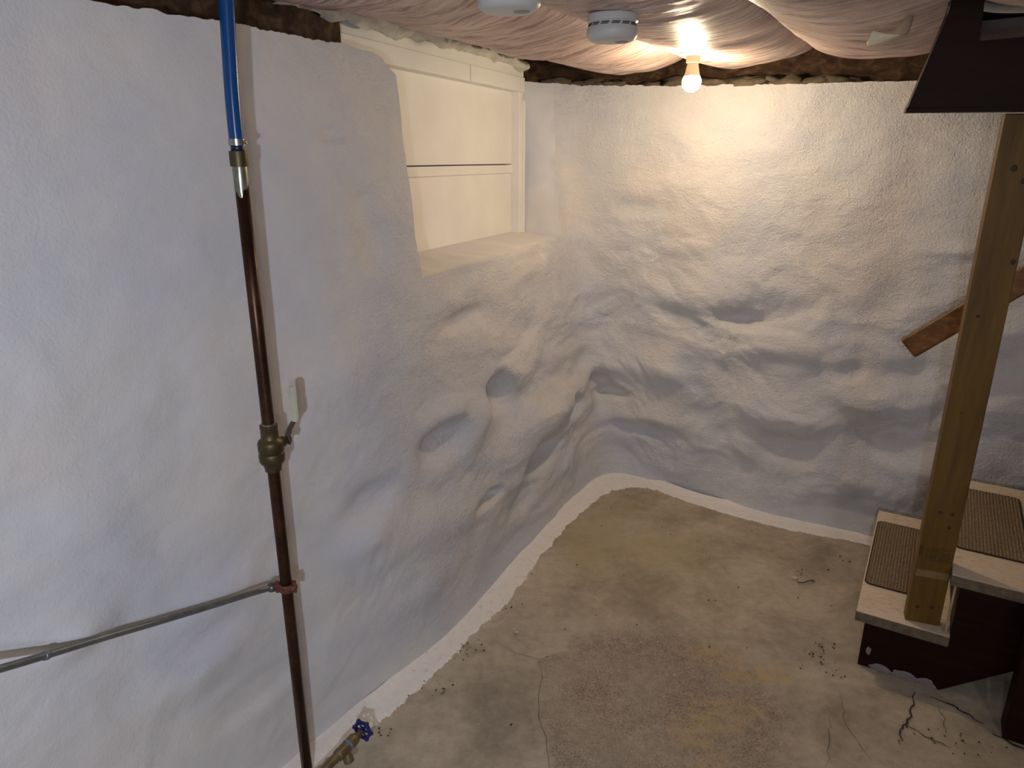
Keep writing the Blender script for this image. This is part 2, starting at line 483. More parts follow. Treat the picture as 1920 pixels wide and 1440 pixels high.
def spaced(a, b, n):
    return [a + (b - a) * i / (n - 1) for i in range(n)]
kA = np.array(spaced(0, .45, 14) + spaced(.45, 1, 150)[1:])
kB = np.array(spaced(0, 1, 130))[1:]
kC = np.array(spaced(0, .90, 210) + spaced(.90, 1, 8)[1:])[1:]
nA, nB, nC = len(kA), len(kB), len(kC)
rows = [('lo', v) for v in spaced(0, 1, 120)] + [('hi', v) for v in spaced(0, 1, 66)[1:]]
NL = 120
W = np.zeros((len(rows), nA + nB + nC, 3))
UU = np.zeros((len(rows), nA + nB + nC))
for j, (kind, v) in enumerate(rows):
    zr = SILL_Z * v if kind == 'lo' else SILL_Z + (1.89 - SILL_Z) * v
    for it in range(2):
        l, c_ = uL(zr), uC(zr)
        us = np.concatenate([kA * l, l + kB * (c_ - l), c_ + kC * (11 - c_)])
    for i, u in enumerate(us):
        zt = np.interp(u, ZT_U, ZT_Z) + 0.006 * mnoise.noise(Vector((u * 9, 3.3, 0))) + 0.004 * mnoise.noise(Vector((u * 31, 1.3, 0)))
        z = zr if kind == 'lo' else SILL_Z + (zt - SILL_Z) * v
        W[j, i] = wall_pt(u, z)
        UU[j, i] = u
def grid_normals(G):
    du = np.gradient(G, axis=1)
    dv = np.gradient(G, axis=0)
    n = np.cross(du, dv)
    return n / np.maximum(np.linalg.norm(n, axis=2, keepdims=True), 1e-9)
N0 = grid_normals(W)
N0[..., 2] = 0
N0 /= np.linalg.norm(N0, axis=2, keepdims=True)
N0s = N0.copy()
if (N0s[60, 40] * (np.array([0, 0, 1.0]) - W[60, 40])).sum() < 0:
    N0s = -N0s
disp = np.zeros(W.shape[:2])
for (bx, by, bz, ra, ru_, rd, amp) in LUMPS:
    dh = np.hypot(W[..., 0] - bx, W[..., 1] - by)
    dz = W[..., 2] - bz
    q = (dh / ra) ** 2 + np.where(dz > 0, dz / ru_, dz / rd) ** 2
    disp += amp * (np.exp(-0.9 * q) if amp > 0 else np.exp(-0.8 * q ** 1.7))
def sstep(a, b, x):
    k = np.clip((x - a) / (b - a), 0, 1)
    return k * k * (3 - 2 * k)
amp = 0.22 + 0.78 * sstep(3.6, 5.2, UU)
amp *= 0.35 + 0.65 * (1 - sstep(0.85, 1.5, W[..., 2]))
# run along the wall; stones look longer on the stretch that recedes towards the corner
ug = np.linspace(0, 11, 1101)
pg = np.array([wall_pt(u, .9) for u in ug])
dl = np.r_[0, np.linalg.norm(np.diff(pg, axis=0), axis=1)]
wt = 1 - 0.50 * sstep(3.8, 4.8, ug) * (1 - sstep(6.5, 7.2, ug))
SS = np.interp(UU, ug, np.cumsum(dl * wt))
for j in range(W.shape[0]):
    for i in range(W.shape[1]):
        p = Vector(W[j, i])
        a = amp[j, i]
        q = Vector((SS[j, i], 3.1, p.z * 1.25))
        wv = mnoise.noise_vector(q * 3.0) * 0.08
        n1 = mnoise.noise((q + wv) * 4.2)
        n2 = mnoise.noise((q + wv) * 9.5 + Vector((5, 2, 1)))
        n3 = mnoise.noise((q + wv * 2) * 23 + Vector((1, 7, 3)))
        n4 = 1 - abs(mnoise.noise((q + wv * 3) * 7.0 + Vector((11, 3, 9)))) * 2
        disp[j, i] += a * (0.019 * n1 + 0.013 * n2 + 0.0042 * n3 + 0.003 * n4) + 0.0010 * n3 + 0.002 * n2
# keep the wall foot, the window edges and the top tidy
disp *= 0.25 + 0.75 * sstep(0.0, 0.10, W[..., 2])
W += N0s * disp[..., None]
NRM = grid_normals(W)
if (NRM[60, 40] * N0s[60, 40]).sum() < 0:
    NRM = -NRM

RELIEF = 0.22 + 0.78 * sstep(3.3, 4.5, UU)
class Sheet:
    def __init__(self): self.v = []; self.f = []; self.n = []; self.r = []
    def patch(self, G, N, R=None):
        self.r += (list(R.reshape(-1)) if R is not None else [1.0] * (G.shape[0] * G.shape[1]))
        o = len(self.v); r, c_ = G.shape[:2]
        self.v += [tuple(x) for x in G.reshape(-1, 3)]
        self.n += [tuple(x) for x in N.reshape(-1, 3)]
        for j in range(r - 1):
            for i in range(c_ - 1):
                a = o + j * c_ + i
                self.f.append((a, a + 1, a + c_ + 1, a + c_))
    def build(self, name, mat):
        ob = link_mesh(name, self.v, self.f, mat)
        ob.data.normals_split_custom_set_from_vertices(self.n)
        ob.data.attributes.new('relief', 'FLOAT', 'POINT').data.foreach_set('value', [float(x) for x in self.r])
        return ob

def rim(G_edge, offs, steps=4):
    """a strip that runs from an edge polyline back along offs"""
    E_ = np.array(G_edge)
    return np.stack([E_ + np.array(offs) * (s / (steps - 1)) for s in range(steps)])
iL, iC = nA - 1, nA + nB - 1
BACK_L = np.array((-.912, .41, 0.0))
left = Sheet()
left.patch(W[:, :iL + 1], NRM[:, :iL + 1], RELIEF[:, :iL + 1])
left.patch(W[:NL, iL:iC + 1], NRM[:NL, iL:iC + 1])
def add_rim(sh, edge, offs, steps=4):
    G = rim(edge, offs, steps)
    n = grid_normals(G)
    sh.patch(G, n)
add_rim(left, W[-1, :iL + 1], BACK_L * 0.30)
wl = left.build('wall_left', M['wall'])
tag(wl, 'white painted lumpy stone wall on the left with bluish lamp light', kind='structure')
rightw = Sheet()
rightw.patch(W[:, iC:], NRM[:, iC:])
add_rim(rightw, W[-1, iC:], np.array((.56, .83, 0)) * 0.16)
wb = rightw.build('wall_back', M['wall'])
tag(wb, 'white painted lumpy stone wall under the bare bulb', kind='structure')

# ------------------------------------------------------------------ window recess (reveals, sill, boarded sash)
wdir = np.array((.410, .912, 0.0))
E0 = np.array((.013, 3.585, 0.0))
def back_pt(k, z, out=0.0):
    """point on the boarded plane: k metres towards the camera from the right jamb, out = proud of it"""
    return E0 - wdir * k - BACK_L * out + np.array((0, 0, z))
def loft(a, b, n=6, wob=0.003, seed=0):
    a = np.array(a); b = np.array(b)
    G = np.stack([a + (b - a) * s / (n - 1) for s in range(n)])
    for s in range(1, n - 1):
        for i in range(G.shape[1]):
            p = Vector(G[s, i])
            G[s, i] += np.array(mnoise.noise_vector(p * 12 + Vector((seed, 0, 0)))) * wob
    return G
win = empty('window_1', tuple(back_pt(0.5, SILL_Z)))
tag(win, 'boarded white window set deep in the left wall near the corner', kind='structure')
def wpart(name, G, mat, flip=False):
    s = Sheet(); n = grid_normals(G); s.patch(G, n)
    o = link_mesh(name, s.v, s.f, mat)
    return wparent(o, win)
# left reveal
edge = W[NL - 1:, iL]
backl = np.array([back_pt(1.25, p[2] + 0.02) for p in edge])
G = loft(edge, backl, 8, .003, 1)
G[1:, 0, 2] -= .03
wpart('reveal', G, M['wall_smooth'])
# right reveal
edge = W[NL - 1:, iC]
backr = np.array([back_pt(-0.012, p[2]) + np.array((0, 0, 0.015 if j == 0 else 0)) for j, p in enumerate(edge)])
G = loft(edge, backr, 14, .009, 4)
G[1:, 0, 2] -= .03
wpart('reveal', G, M['wall_smooth'])
# sill
edge = W[NL - 1, iL:iC + 1]
ks = np.linspace(1.25, -0.012, len(edge))
backs = np.array([back_pt(k, SILL_Z + 0.022) for k in ks])
G = loft(edge, backs, 14, .006, 9)
for s in range(G.shape[0]):                     # rounded nose
    G[s, :, 2] -= 0.012 * max(0, 1 - s / 4.0) ** 2
G[0] = edge
wpart('sill', G, M['wall_smooth'])

def wbox(name, k0, k1, z0, z1, o0, o1, mat, bev=0.003, parent=None):
    bm = box_bm(k0, k1, o0, o1, z0, z1, bev)
    Mx = Matrix(((-wdir[0], -BACK_L[0], 0, E0[0]), (-wdir[1], -BACK_L[1], 0, E0[1]), (0, 0, 1, 0), (0, 0, 0, 1)))
    bm.transform(Mx)
    o = link_bm(name, bm, mat)
    return wparent(o, parent or win)
wbox('panel', 0.045, 1.35, 1.575, 1.92, -0.03, 0.004, M['board'])
wbox('panel', 0.045, 1.35, 1.20, 1.535, -0.03, 0.000, M['board'])
wbox('rail', 0.042, 1.35, 1.533, 1.571, -0.03, 0.007, M['board'])
wbox('jamb', 0.014, 0.046, 1.22, 1.93, -0.03, 0.045, M['board'], 0.004)
wbox('jamb_stop', 0.000, 0.016, 1.22, 1.86, -0.03, 0.056, M['board'], 0.003)
wbox('header', 0.018, 0.56, 1.893, 1.955, -0.06, 0.060, M['board'], 0.003)
wbox('header', 0.563, 1.40, 1.893, 1.955, -0.06, 0.058, M['board'], 0.003)
wbox('backing', -.30, 1.4, 1.93, 2.19, -.10, -.065, M['dark_sill'])
wbox('header_cap', 0.0, 1.40, 1.950, 2.00, -0.06, 0.046, M['board'], 0.004)
# ragged sealant bead between jamb and reveal
pts, rr = [], []
for i in range(60):
    z = 1.235 + i * 0.70 / 59
    p = back_pt(-0.004 + 0.004 * mnoise.noise(Vector((z * 30, 0, 0))), z, 0.035)
    pts.append(p); rr.append(0.013 + 0.006 * mnoise.noise(Vector((z * 40, 5, 0))))
wparent(tube('sealant_bead', pts, rr, M['wall_smooth'], seg=8), win)

# crumpled white film stuffed over the header, up to the insulation
nu, nv = 150, 14
vs, fs = [], []
for j in range(nv):
    for i in range(nu):
        k = -0.01 + 1.75 * i / (nu - 1)
        a = j / (nv - 1)
        z = 1.985 + 0.075 * a - 0.02 * max(0, k - 0.9)
        o_ = 0.035 + 0.055 * math.sin(math.pi * min(1, a * 1.1)) - 0.03 * a
        p = Vector(back_pt(k, z, o_ + 0.10 * max(0, k - 0.95)))
        q = p * 17
        f_ = abs(mnoise.noise(q)) * 0.035 + abs(mnoise.noise(q * 2.3)) * 0.014
        p += Vector((*(-BACK_L[:2]), 0)) * (f_ - 0.012) + Vector((0, 0, 0.02 * mnoise.noise(q * 0.6 + Vector((9, 9, 0)))))
        vs.append(p)
for j in range(nv - 1):
    for i in range(nu - 1):
        a = j * nu + i
        fs.append((a, a + 1, a + nu + 1, a + nu))
o = link_mesh('crumpled_film', vs, fs, M['film'])
tag(o, 'crumpled white plastic film stuffed between window header and pink insulation', 'plastic film')

# ------------------------------------------------------------------ floor
x0, x1, y0, y1 = -1.1, 2.6, 1.3, 4.1
nx, ny = 300, 230
vs, fs, wear = [], [], []
PATCH = [(.103, 1.2), (.103, 1.533), (.10, 1.62), (.082, 1.72), (.084, 1.819), (.095, 1.90), (.089, 1.967), (.15, 2.0), (.205, 2.09), (.266, 2.135), (.40, 2.20), (.60, 2.19), (.72, 2.135), (.80, 2.05), (.90, 1.96), (.90, 1.80), (.88, 1.65), (.80, 1.5), (.7, 1.2)]
def pd(p, poly):
    """signed distance to a polygon, positive inside"""
    x, y = p; inside = False; d = 9
    n = len(poly)
    for i in range(n):
        ax, ay = poly[i]; bx, by = poly[(i + 1) % n]
        if (ay > y) != (by > y) and x < (bx - ax) * (y - ay) / (by - ay) + ax: inside = not inside
        ex, ey = bx - ax, by - ay
        k = max(0, min(1, ((x - ax) * ex + (y - ay) * ey) / (ex * ex + ey * ey)))
        d = min(d, math.hypot(x - ax - ex * k, y - ay - ey * k))
    return d if inside else -d
YEL = [(.80, 1.90, .11, .035, .9), (.72, 1.99, .07, .05, .45), (.60, 1.72, .09, .07, .7), (.52, 1.66, .06, .06, .6), (.72, 1.75, .05, .04, .55), (.56, 2.55, .12, .12, .25), (.66, 2.02, .05, .05, .5), (.55, 1.55, .05, .06, .5)]
for j in range(ny):
    for i in range(nx):
        x = x0 + (x1 - x0) * i / (nx - 1); y = y0 + (y1 - y0) * j / (ny - 1)
        jit = 0.022 * mnoise.noise(Vector((x * 17, y * 17, 0))) + 0.012 * mnoise.noise(Vector((x * 48, y * 48, 3)))
        d = pd((x, y), PATCH) + jit if (-.1 < x < 1.1 and y < 2.4) else -1
        soft = 0.015 + 0.12 * max(0.0, min(1.0, (x - .15) / .3))
        r_ = max(0.0, min(1.0, d / soft))
        r_ = r_ * (0.75 + 0.5 * mnoise.noise(Vector((x * 6, y * 6, 7))))
        r_ = max(0, min(1, r_))
        yl = 0
        for (cx, cy, ax, ay, s) in YEL:
            q = ((x - cx) / ax) ** 2 + ((y - cy) / ay) ** 2 + 1.2 * mnoise.noise(Vector((x * 22, y * 22, 5)))
            yl = max(yl, s * max(0, min(1, 1.6 - q)))
        gr = 0.85 * math.exp(-(((x - .5) / .45) ** 2 + ((y - 2.75) / .35) ** 2)) * (0.6 + mnoise.noise(Vector((x * 5, y * 5, 2))))
        wear.append((r_, yl, max(0, min(1, gr)), 1))
        z = 0.0025 * mnoise.noise(Vector((x * 3, y * 3, 0))) - 0.0022 * r_ + (0.0010 * mnoise.noise(Vector((x * 60, y * 60, 1))) if r_ > .1 else 0)
        vs.append((x, y, z))
for j in range(ny - 1):
    for i in range(nx - 1):
        a = j * nx + i
        fs.append((a, a + 1, a + nx + 1, a + nx))
b0 = len(vs)
vs += [(-3.2, -3.2, 0), (3.2, -3.2, 0), (3.2, y0, 0), (-3.2, y0, 0)]
wear += [(0, 0, 0, 1)] * 4
fs.append((b0, b0 + 1, b0 + 2, b0 + 3))
fl = link_mesh('floor', vs, fs, M['floor'])
at = fl.data.attributes.new('wear', 'FLOAT_COLOR', 'POINT')
at.data.foreach_set('color', [c_ for w in wear for c_ in w])
tag(fl, 'worn grey brown concrete cellar floor with a scabbed patch', kind='structure')

def ribbon(name, pts, w, mat, parent, z=0.0032):
    vs, fs = [], []
    P = [Vector((*p, z)) for p in pts]
    for i, p in enumerate(P):
        d = (P[min(i + 1, len(P) - 1)] - P[max(i - 1, 0)]).normalized()
        s = Vector((-d.y, d.x, 0))
        ww = w * (0.35 + 0.65 * math.sin(math.pi * (i + .3) / (len(P) - .4))) * (0.7 + 0.6 * rnd.random())
        vs += [p + s * ww / 2, p - s * ww / 2]
    for i in range(len(P) - 1):
        fs.append((2 * i, 2 * i + 1, 2 * i + 3, 2 * i + 2))
    o = link_mesh(name, vs, fs, mat)
    o.parent = parent
    return o
def wiggle(pts, n, amp):
    out = []
    for i in range(len(pts) - 1):
        for k in range(n):
            s = k / n
            x = pts[i][0] * (1 - s) + pts[i + 1][0] * s; y = pts[i][1] * (1 - s) + pts[i + 1][1] * s
            out.append((x + amp * mnoise.noise(Vector((x * 40, y * 40, 2))), y + amp * mnoise.noise(Vector((x * 40, y * 40, 8)))))
    out.append(pts[-1])
    return out
ribbon('crack', wiggle([(1.262, 1.83), (1.235, 1.78), (1.20, 1.72), (1.143, 1.667), (1.11, 1.61)], 7, .014), .005, M['crack'], fl)
ribbon('crack', wiggle([(1.30, 1.75), (1.29, 1.71), (1.27, 1.66)], 5, .01), .0022, M['crack_soft'], fl)
ribbon('crack', wiggle([(1.16, 1.70), (1.20, 1.64), (1.25, 1.60)], 6, .012), .003, M['crack'], fl)
ribbon('crack', wiggle([(1.30, 1.80), (1.36, 1.755), (1.40, 1.69)], 7, .014), .006, M['crack'], fl)
ribbon('crack', wiggle([(1.40, 1.655), (1.45, 1.60), (1.52, 1.54)], 7, .006), .008, M['crack'], fl)
ribbon('crack', wiggle([(.103, 1.45), (.10, 1.62), (.082, 1.72), (.084, 1.819), (.095, 1.90), (.089, 1.967)], 7, .008), .0018, M['crack_soft'], fl, .0024)
ribbon('crack', wiggle([(-.05, 2.06), (.02, 2.0), (.089, 1.975), (.16, 2.0)], 6, .008), .0016, M['crack_soft'], fl)
ribbon('crack', wiggle([(.86, 1.52), (.93, 1.66), (.95, 1.72)], 6, .01), .0018, M['crack_soft'], fl)
ribbon('crack', wiggle([(1.0, 1.55), (.99, 1.70), (1.03, 1.82)], 6, .012), .0014, M['crack_soft'], fl)

# painted band along the foot of the walls, lapping onto the concrete
INNER = [(-.95, .95), (-.60, 1.565), (-.438, 1.747), (-.355, 1.866), (-.241, 2.068), (-.139, 2.261), (0, 2.516), (.144, 2.837), (.32, 3.169), (.528, 3.377), (.667, 3.39), (.787, 3.264), (.99, 3.086), (1.32, 2.915), (1.555, 2.766), (1.75, 2.63)]
OUTER = [(-.885, .92), (-.529, 1.533), (-.388, 1.693), (-.326, 1.782), (-.21, 1.959), (-.114, 2.135), (0, 2.314), (.188, 2.743), (.44, 3.155), (.577, 3.254), (.706, 3.245), (.841, 3.123), (1.054, 2.956), (1.283, 2.818), (1.529, 2.712), (1.72, 2.57)]
def band(name, ua, ub, n):
    vs, fs = [], []
    m_ = 7
    for i in range(n):
        u = ua + (ub - ua) * i / (n - 1)
        a = Vector((*cr(INNER, u), 0)); b = Vector((*cr(OUTER, u), 0))
        d = (b - a)
        e = 1 + 0.16 * mnoise.noise(Vector((u * 5, 0, 0))) + 0.10 * mnoise.noise(Vector((u * 19, 2, 0))) + 0.05 * mnoise.noise(Vector((u * 57, 4, 0)))
        for k in range(m_):
            s = k / (m_ - 1)
            p = a - d * 0.35 + d * (0.35 + e) * s
            z = 0.0055 + 0.020 * (1 - s) ** 3 + 0.0015 * mnoise.noise(p * 40)
            if k == m_ - 1: z = -0.004
            vs.append((p.x, p.y, z))
    for i in range(n - 1):
        for k in range(m_ - 1):
            a = i * m_ + k
            fs.append((a, a + 1, a + m_ + 1, a + m_))
    o = link_mesh(name, vs, fs, M['edge'])
    return o
tag(band('baseboard_left', 0, 9.4, 420), 'white painted band on the floor along the left wall', kind='structure')
tag(band('baseboard_back', 9.4, 15, 300), 'white painted band on the floor along the back wall', kind='structure')

# walls and ceiling of the rest of the cellar
o = box('wall_right', 2.6, 2.75, -3.2, 2.3, 0, 2.3, M['wall_smooth']); tag(o, 'white painted cellar wall beyond the stairs', kind='structure')
o = box('wall_front', -3.2, 2.75, -3.35, -3.2, 0, 2.3, M['wall_smooth']); tag(o, 'white painted cellar wall behind the photographer', kind='structure')
o = box('wall_side', -3.2, -2.05, -3.2, -1.4, 0, 2.3, M['wall_smooth']); tag(o, 'white painted cellar wall beside the photographer', kind='structure')

# ------------------------------------------------------------------ ceiling: deck, timber plates, insulation batts between joists
ROT = -math.radians(31)
RX = Vector((math.cos(ROT), math.sin(ROT), 0)); DY = Vector((-math.sin(ROT), math.cos(ROT), 0))
ceil = box('ceiling', -3.2, 2.75, -3.2, 4.6, 2.20, 2.26, M['dark_sill'])
tag(ceil, 'low cellar ceiling of pink insulation held up by thin netting between joists', kind='structure')
def sag_profile(t_):
    return (max(0.0, 1 - (2 * t_ - 1) ** 2)) ** 0.75
def batt(a0, a1, b0, b1, drop, cz0=2.0, cz1=2.0, seed=0):
    W_ = a1 - a0
    na, nb = 40, max(8, int((b1 - b0) / 0.02))
    vs, fs = [], []
    for j in range(nb):
        for i in range(na):
            s = i / (na - 1)
            a = a0 + W_ * s; b = b0 + (b1 - b0) * j / (nb - 1)
            q = Vector((a * 2.0, b * 2.0, seed))
            dd = drop * (1 + 0.30 * mnoise.noise(q * 1.3))
            z = cz0 * (1 - s) + cz1 * s - dd * sag_profile(s)
            cx = b * 9 + 0.9 * math.sin(a * 6 + seed) + 2 * mnoise.noise(q)
            z += 0.010 * mnoise.noise(Vector((cx, a * 1.2, seed))) * (0.3 + sag_profile(s))
            z += 0.004 * mnoise.noise(Vector((cx * 3, a * 3, seed + 4))) * (0.3 + sag_profile(s))
            e = max(0.0, (b - (b1 - 0.10)) / 0.10)
            z += 0.05 * e * e
            if j == nb - 1:
                z = 2.16
            bb = b + (0.03 * mnoise.noise(Vector((a * 6, 0, seed))) if j >= nb - 6 else 0)
            vs.append((a, bb, z))
    for j in range(nb - 1):
        for i in range(na - 1):
            p = j * na + i
            fs.append((p, p + 1, p + na + 1, p + na))
    o = link_mesh('insulation_batt', vs, fs, M['wool'])
    o.rotation_euler = (0, 0, ROT)
    o.parent = ceil
    return o
JO = [-3.01, -2.515, -2.02, -1.525, -1.03, -.535, -.04, .455, .95, 1.445]
ENDB = [1.2, 1.6, 1.42, 3.18, 3.20, 3.20, 2.36, 2.33, 2.30]
DROP = [.06, .06, .055, .060, .050, .062, .06, .06, .06]
for i in range(9):
    bstart = -1.6
    batt(JO[i], JO[i + 1], bstart, ENDB[i], DROP[i], seed=i * 3.7)
# joists above the seams of the insulation
for i, a in enumerate(JO):
    o = box('joist', a - .02, a + .02, -1.6, 3.35, 2.012, 2.20, M['dark_sill'])
    o.rotation_euler = (0, 0, ROT); o.parent = ceil
# timber plate lying on the wall tops
def plate(name, ua, ub, z0, z1, back, thick, mat, n=14):
    vs, fs = [], []
    for i in range(n):
        u = ua + (ub - ua) * i / (n - 1)
        p = wall_pt(u, 1.9); p2 = wall_pt(u + .05, 1.9)
        d = (p2 - p); d.z = 0; d.normalize()
        nn = Vector((-d.y, d.x, 0))
        if nn.dot(Vector((0, 0, 0)) - p) > 0: nn = -nn
        for (o_, z) in ((back, z0), (back + thick, z0), (back + thick, z1), (back, z1)):
            q = p + nn * (o_ + 0.008 * mnoise.noise(p * 8)); vs.append((q.x, q.y, z + 0.006 * mnoise.noise(p * 11 + Vector((z, 0, 0)))))
    for i in range(n - 1):
        for k in range(4):
            a = i * 4 + k; b = i * 4 + (k + 1) % 4
            fs.append((a, b, b + 4, a + 4))
    fs.append((0, 1, 2, 3)); e = (n - 1) * 4; fs.append((e + 3, e + 2, e + 1, e))
    return link_mesh(name, vs, fs, mat, smooth=False)
o = plate('trim_1', 6.72, 10.15, 1.88, 2.19, .12, .05, M['dark_sill'], 30); tag(o, 'dark aged sill timber in the gap above the back wall', kind='structure')
o = plate('trim_2', .5, 4.35, 1.87, 2.19, .10, .05, M['dark_sill'], 30); tag(o, 'dark aged sill timber in the gap above the left wall', kind='structure')
o = plate('trim_3', 10.15, 11, 1.86, 2.07, .03, .10, M['plaster_grey'], 10); tag(o, 'greyed plaster ledge above the back wall behind the dark stair board', kind='structure')
# mortar rubble stuffed in the dark gap
vs, fs = [], []
for k in range(46):
    u = rnd.uniform(7.05, 10.05)
    p = wall_pt(u, 1.9); p2 = wall_pt(u + .05, 1.9); d = (p2 - p).normalized()
    nn = Vector((-d.y, d.x, 0));
    if nn.dot(-p) > 0: nn = -nn
    zt = np.interp(u, ZT_U, ZT_Z)
    c_ = p + nn * rnd.uniform(.04, .11); r_ = rnd.choice((.012, .016, .022, .034, .044)) * rnd.uniform(.8, 1.15)
    c_.z = zt + r_ * .25
    bm = bmesh.new(); bmesh.ops.create_icosphere(bm, subdivisions=2, radius=1)
    o_ = len(vs)
    bm.verts.index_update()
    for v_ in bm.verts:
        q = v_.co.copy(); s_ = r_ * (1 + .8 * mnoise.noise(q * 1.6 + Vector((k, 0, 0))) + .25 * mnoise.noise(q * 4 + Vector((k, 5, 0))))
        q = Vector((q.x * 2.1, q.y * 1.1, q.z * .62)) * s_
        q = d * q.x + nn * q.y + Vector((0, 0, q.z))
        vs.append(c_ + q)
    for f_ in bm.faces: fs.append(tuple(o_ + v_.index for v_ in f_.verts))
    bm.free()
o = link_mesh('mortar_rubble', vs, fs, M['rubble'])
tag(o, 'lumps of grey mortar lying on top of the back wall below the insulation', 'rubble', kind='stuff')

# ------------------------------------------------------------------ staircase
ST_LOC = (1.11, 1.95, 0)
RISE, RUN, TLEN = 0.21, 0.232, 0.80
stairs = empty('staircase', ST_LOC, ROT)
tag(stairs, 'steep wooden stairs with worn white treads and dark brown stringers along the back wall', 'staircase')
NT_ = 4
for i in range(NT_):
    bm = box_bm(RUN * i, RUN * i + .262, 0, TLEN - .01 * i, RISE * (i + 1) - .037, RISE * (i + 1), .004, 2)
    bm.faces.ensure_lookup_table()
    bmesh.ops.recalc_face_normals(bm, faces=bm.faces[:])
    for f_ in bm.faces:
        f_.material_index = 0 if f_.normal.z > .7 else 1
    link_bm('tread', bm, [M['tread'], M['tread_edge']], stairs)
    box('riser', RUN * i + .03, RUN * i + .048, .066, TLEN - .03, RISE * i + (0.001 if i == 0 else 0), RISE * (i + 1) - .038, M['dark_paint'], stairs, .001)
saw = [(.03, 0.001)]
for i in range(NT_):
    saw += [(RUN * i + .03, RISE * (i + 1) - .0385), (RUN * (i + 1) + .0295, RISE * (i + 1) - .0385)]
saw += [(RUN * NT_ + .0295, RISE * NT_ - .25), (.265, 0.001)]
for y_ in (.022, TLEN - .075):
    prism('stringer', saw, y_, y_ + .04, M['dark_paint'], stairs)
box('edge_strip', .2455, .2515, .0165, .0225, .212, .38, M['pale_edge'], stairs, .001)
# pale mortar smears where the stringer meets the concrete
for (cx, cz, w_, h_) in ((.165, .004, .042, .026), (.225, .002, .036, .022), (.095, .012, .034, .013), (.055, .064, .008, .016)):
    vs, fs = [], []
    n = 16
    ring = []
    for k in range(n):
        a = 6.2832 * k / n
        q = 1 + .35 * mnoise.noise(Vector((math.cos(a) * 1.4 + cx * 90, math.sin(a) * 1.4, 2)))
        ring.append((cx + w_ * q * math.cos(a), max(.0012, cz + h_ * q * math.sin(a))))
    for x, z in ring: vs.append((x, .0222, z))
    for x, z in ring: vs.append((cx + (x - cx) * .85, .0195, cz + (z - cz) * .85))
    fs.append(tuple(n + a for a in range(n)))
    for a in range(n): fs.append((a, (a + 1) % n, n + (a + 1) % n, n + a))
    link_mesh('mortar_smear', vs, fs, M['plaster_grey'], stairs, smooth=False)
box('support_post', .425, .515, -.11, -.03, 0.001, .40, M['dark_paint'], stairs, .004)

def sisal(i, label):
    t0 = RUN * i
    xa, xb, ya, yb = t0 + .008, t0 + .205, .185, .69
    zb = RISE * (i + 1)
    rib = .0098
    nx_, ny_ = int((xb - xa) / rib * 7), int((yb - ya) / rib * 5)
    vs, fs = [], []
    for j in range(ny_):
        for k in range(nx_):
            x = xa + (xb - xa) * k / (nx_ - 1); y = ya + (yb - ya) * j / (ny_ - 1)
            # rounded corners
            cr_ = .018; dx = max(0, xa + cr_ - x, x - (xb - cr_)); dy = max(0, ya + cr_ - y, y - (yb - cr_))
            if dx > 0 and dy > 0:
                L_ = math.hypot(dx, dy)
                if L_ > cr_:
                    sx = 1 if x > (xa + xb) / 2 else -1; sy = 1 if y > (ya + yb) / 2 else -1
                    x -= sx * dx * (1 - cr_ / L_); y -= sy * dy * (1 - cr_ / L_)
            r_ = int((x - xa) / rib)
            h = abs(math.sin(math.pi * (x - xa) / rib)) ** .7
            bd = .55 + .45 * abs(math.sin(math.pi * ((y - ya) / (rib * 1.05) + .5 * (r_ % 2))))
            z = zb + .0022 + .0045 * h * bd
            if j in (0, ny_ - 1) or k in (0, nx_ - 1): z = zb + .0005
            vs.append((x, y, z))
    for j in range(ny_ - 1):
        for k in range(nx_ - 1):
            a = j * nx_ + k
            fs.append((a, a + 1, a + nx_ + 1, a + nx_))
    root = empty('stair_mat', ST_LOC, ROT)
    tag(root, label, 'mat', 'sisal mats on the stair treads')
    w_ = link_mesh('weave', vs, fs, M['sisal'], root)
    # dark bound edge, closed rounded rectangle
    pts = []
    for (cx, cy, a0) in ((xb - .018, yb - .018, 0), (xa + .018, yb - .018, 90), (xa + .018, ya + .018, 180), (xb - .018, ya + .018, 270)):
        for s in range(6):
            a = math.radians(a0 + 18 * s)
            pts.append((cx + .018 * math.cos(a), cy + .018 * math.sin(a), zb + .0028))
    pts.append(pts[0])
    tube('binding', pts, .0026, M['sisal_dark'], root, seg=6, cap=False)
sisal(0, 'brown ribbed sisal mat on the lowest stair tread beside the pine post')
sisal(1, 'brown ribbed sisal mat on the second stair tread right of the pine post')

# ------------------------------------------------------------------ pine post standing on the first tread
post = empty('support_post', (1.287, 1.885, .2105), math.radians(-21))
tag(post, 'pine two by four post standing on the lowest tread under the dark board', 'post')
PW, PT, PH = .096, .038, 1.497
link_bm('shaft', box_bm(-PW / 2, PW / 2, 0, PT, 0, PH, .003, 2), M['pine'], post)
def disc(name, x, z, r, mat, parent, sx=1.0, sz=1.0):
    vs, fs = [], []
    n = 12
    for k in range(n):
        a = 6.2832 * k / n
        vs.append((x + r * sx * math.cos(a), -.0001, z + r * sz * math.sin(a)))
    for k in range(n):
        a = 6.2832 * k / n
        vs.append((x + .7 * r * sx * math.cos(a), -.0009, z + .7 * r * sz * math.sin(a)))
    for k in range(n): fs.append((k, (k + 1) % n, n + (k + 1) % n, n + k))
    fs.append(tuple(n + k for k in range(n)))
    return link_mesh(name, vs, fs, mat, parent)
for x, z, r in ((-.022, .055, .0055), (.017, .063, .005), (-.012, .385, .006), (.02, .384, .005), (.018, .340, .005), (-.005, 1.365, .008), (.022, 1.335, .0075), (-.018, .98, .005), (.01, 1.44, .005), (-.01, .70, .003), (.036, 1.13, .006)):
    disc('knot', x, z, r, M['knot'], post, 1.0, rnd.uniform(.8, 1.4))
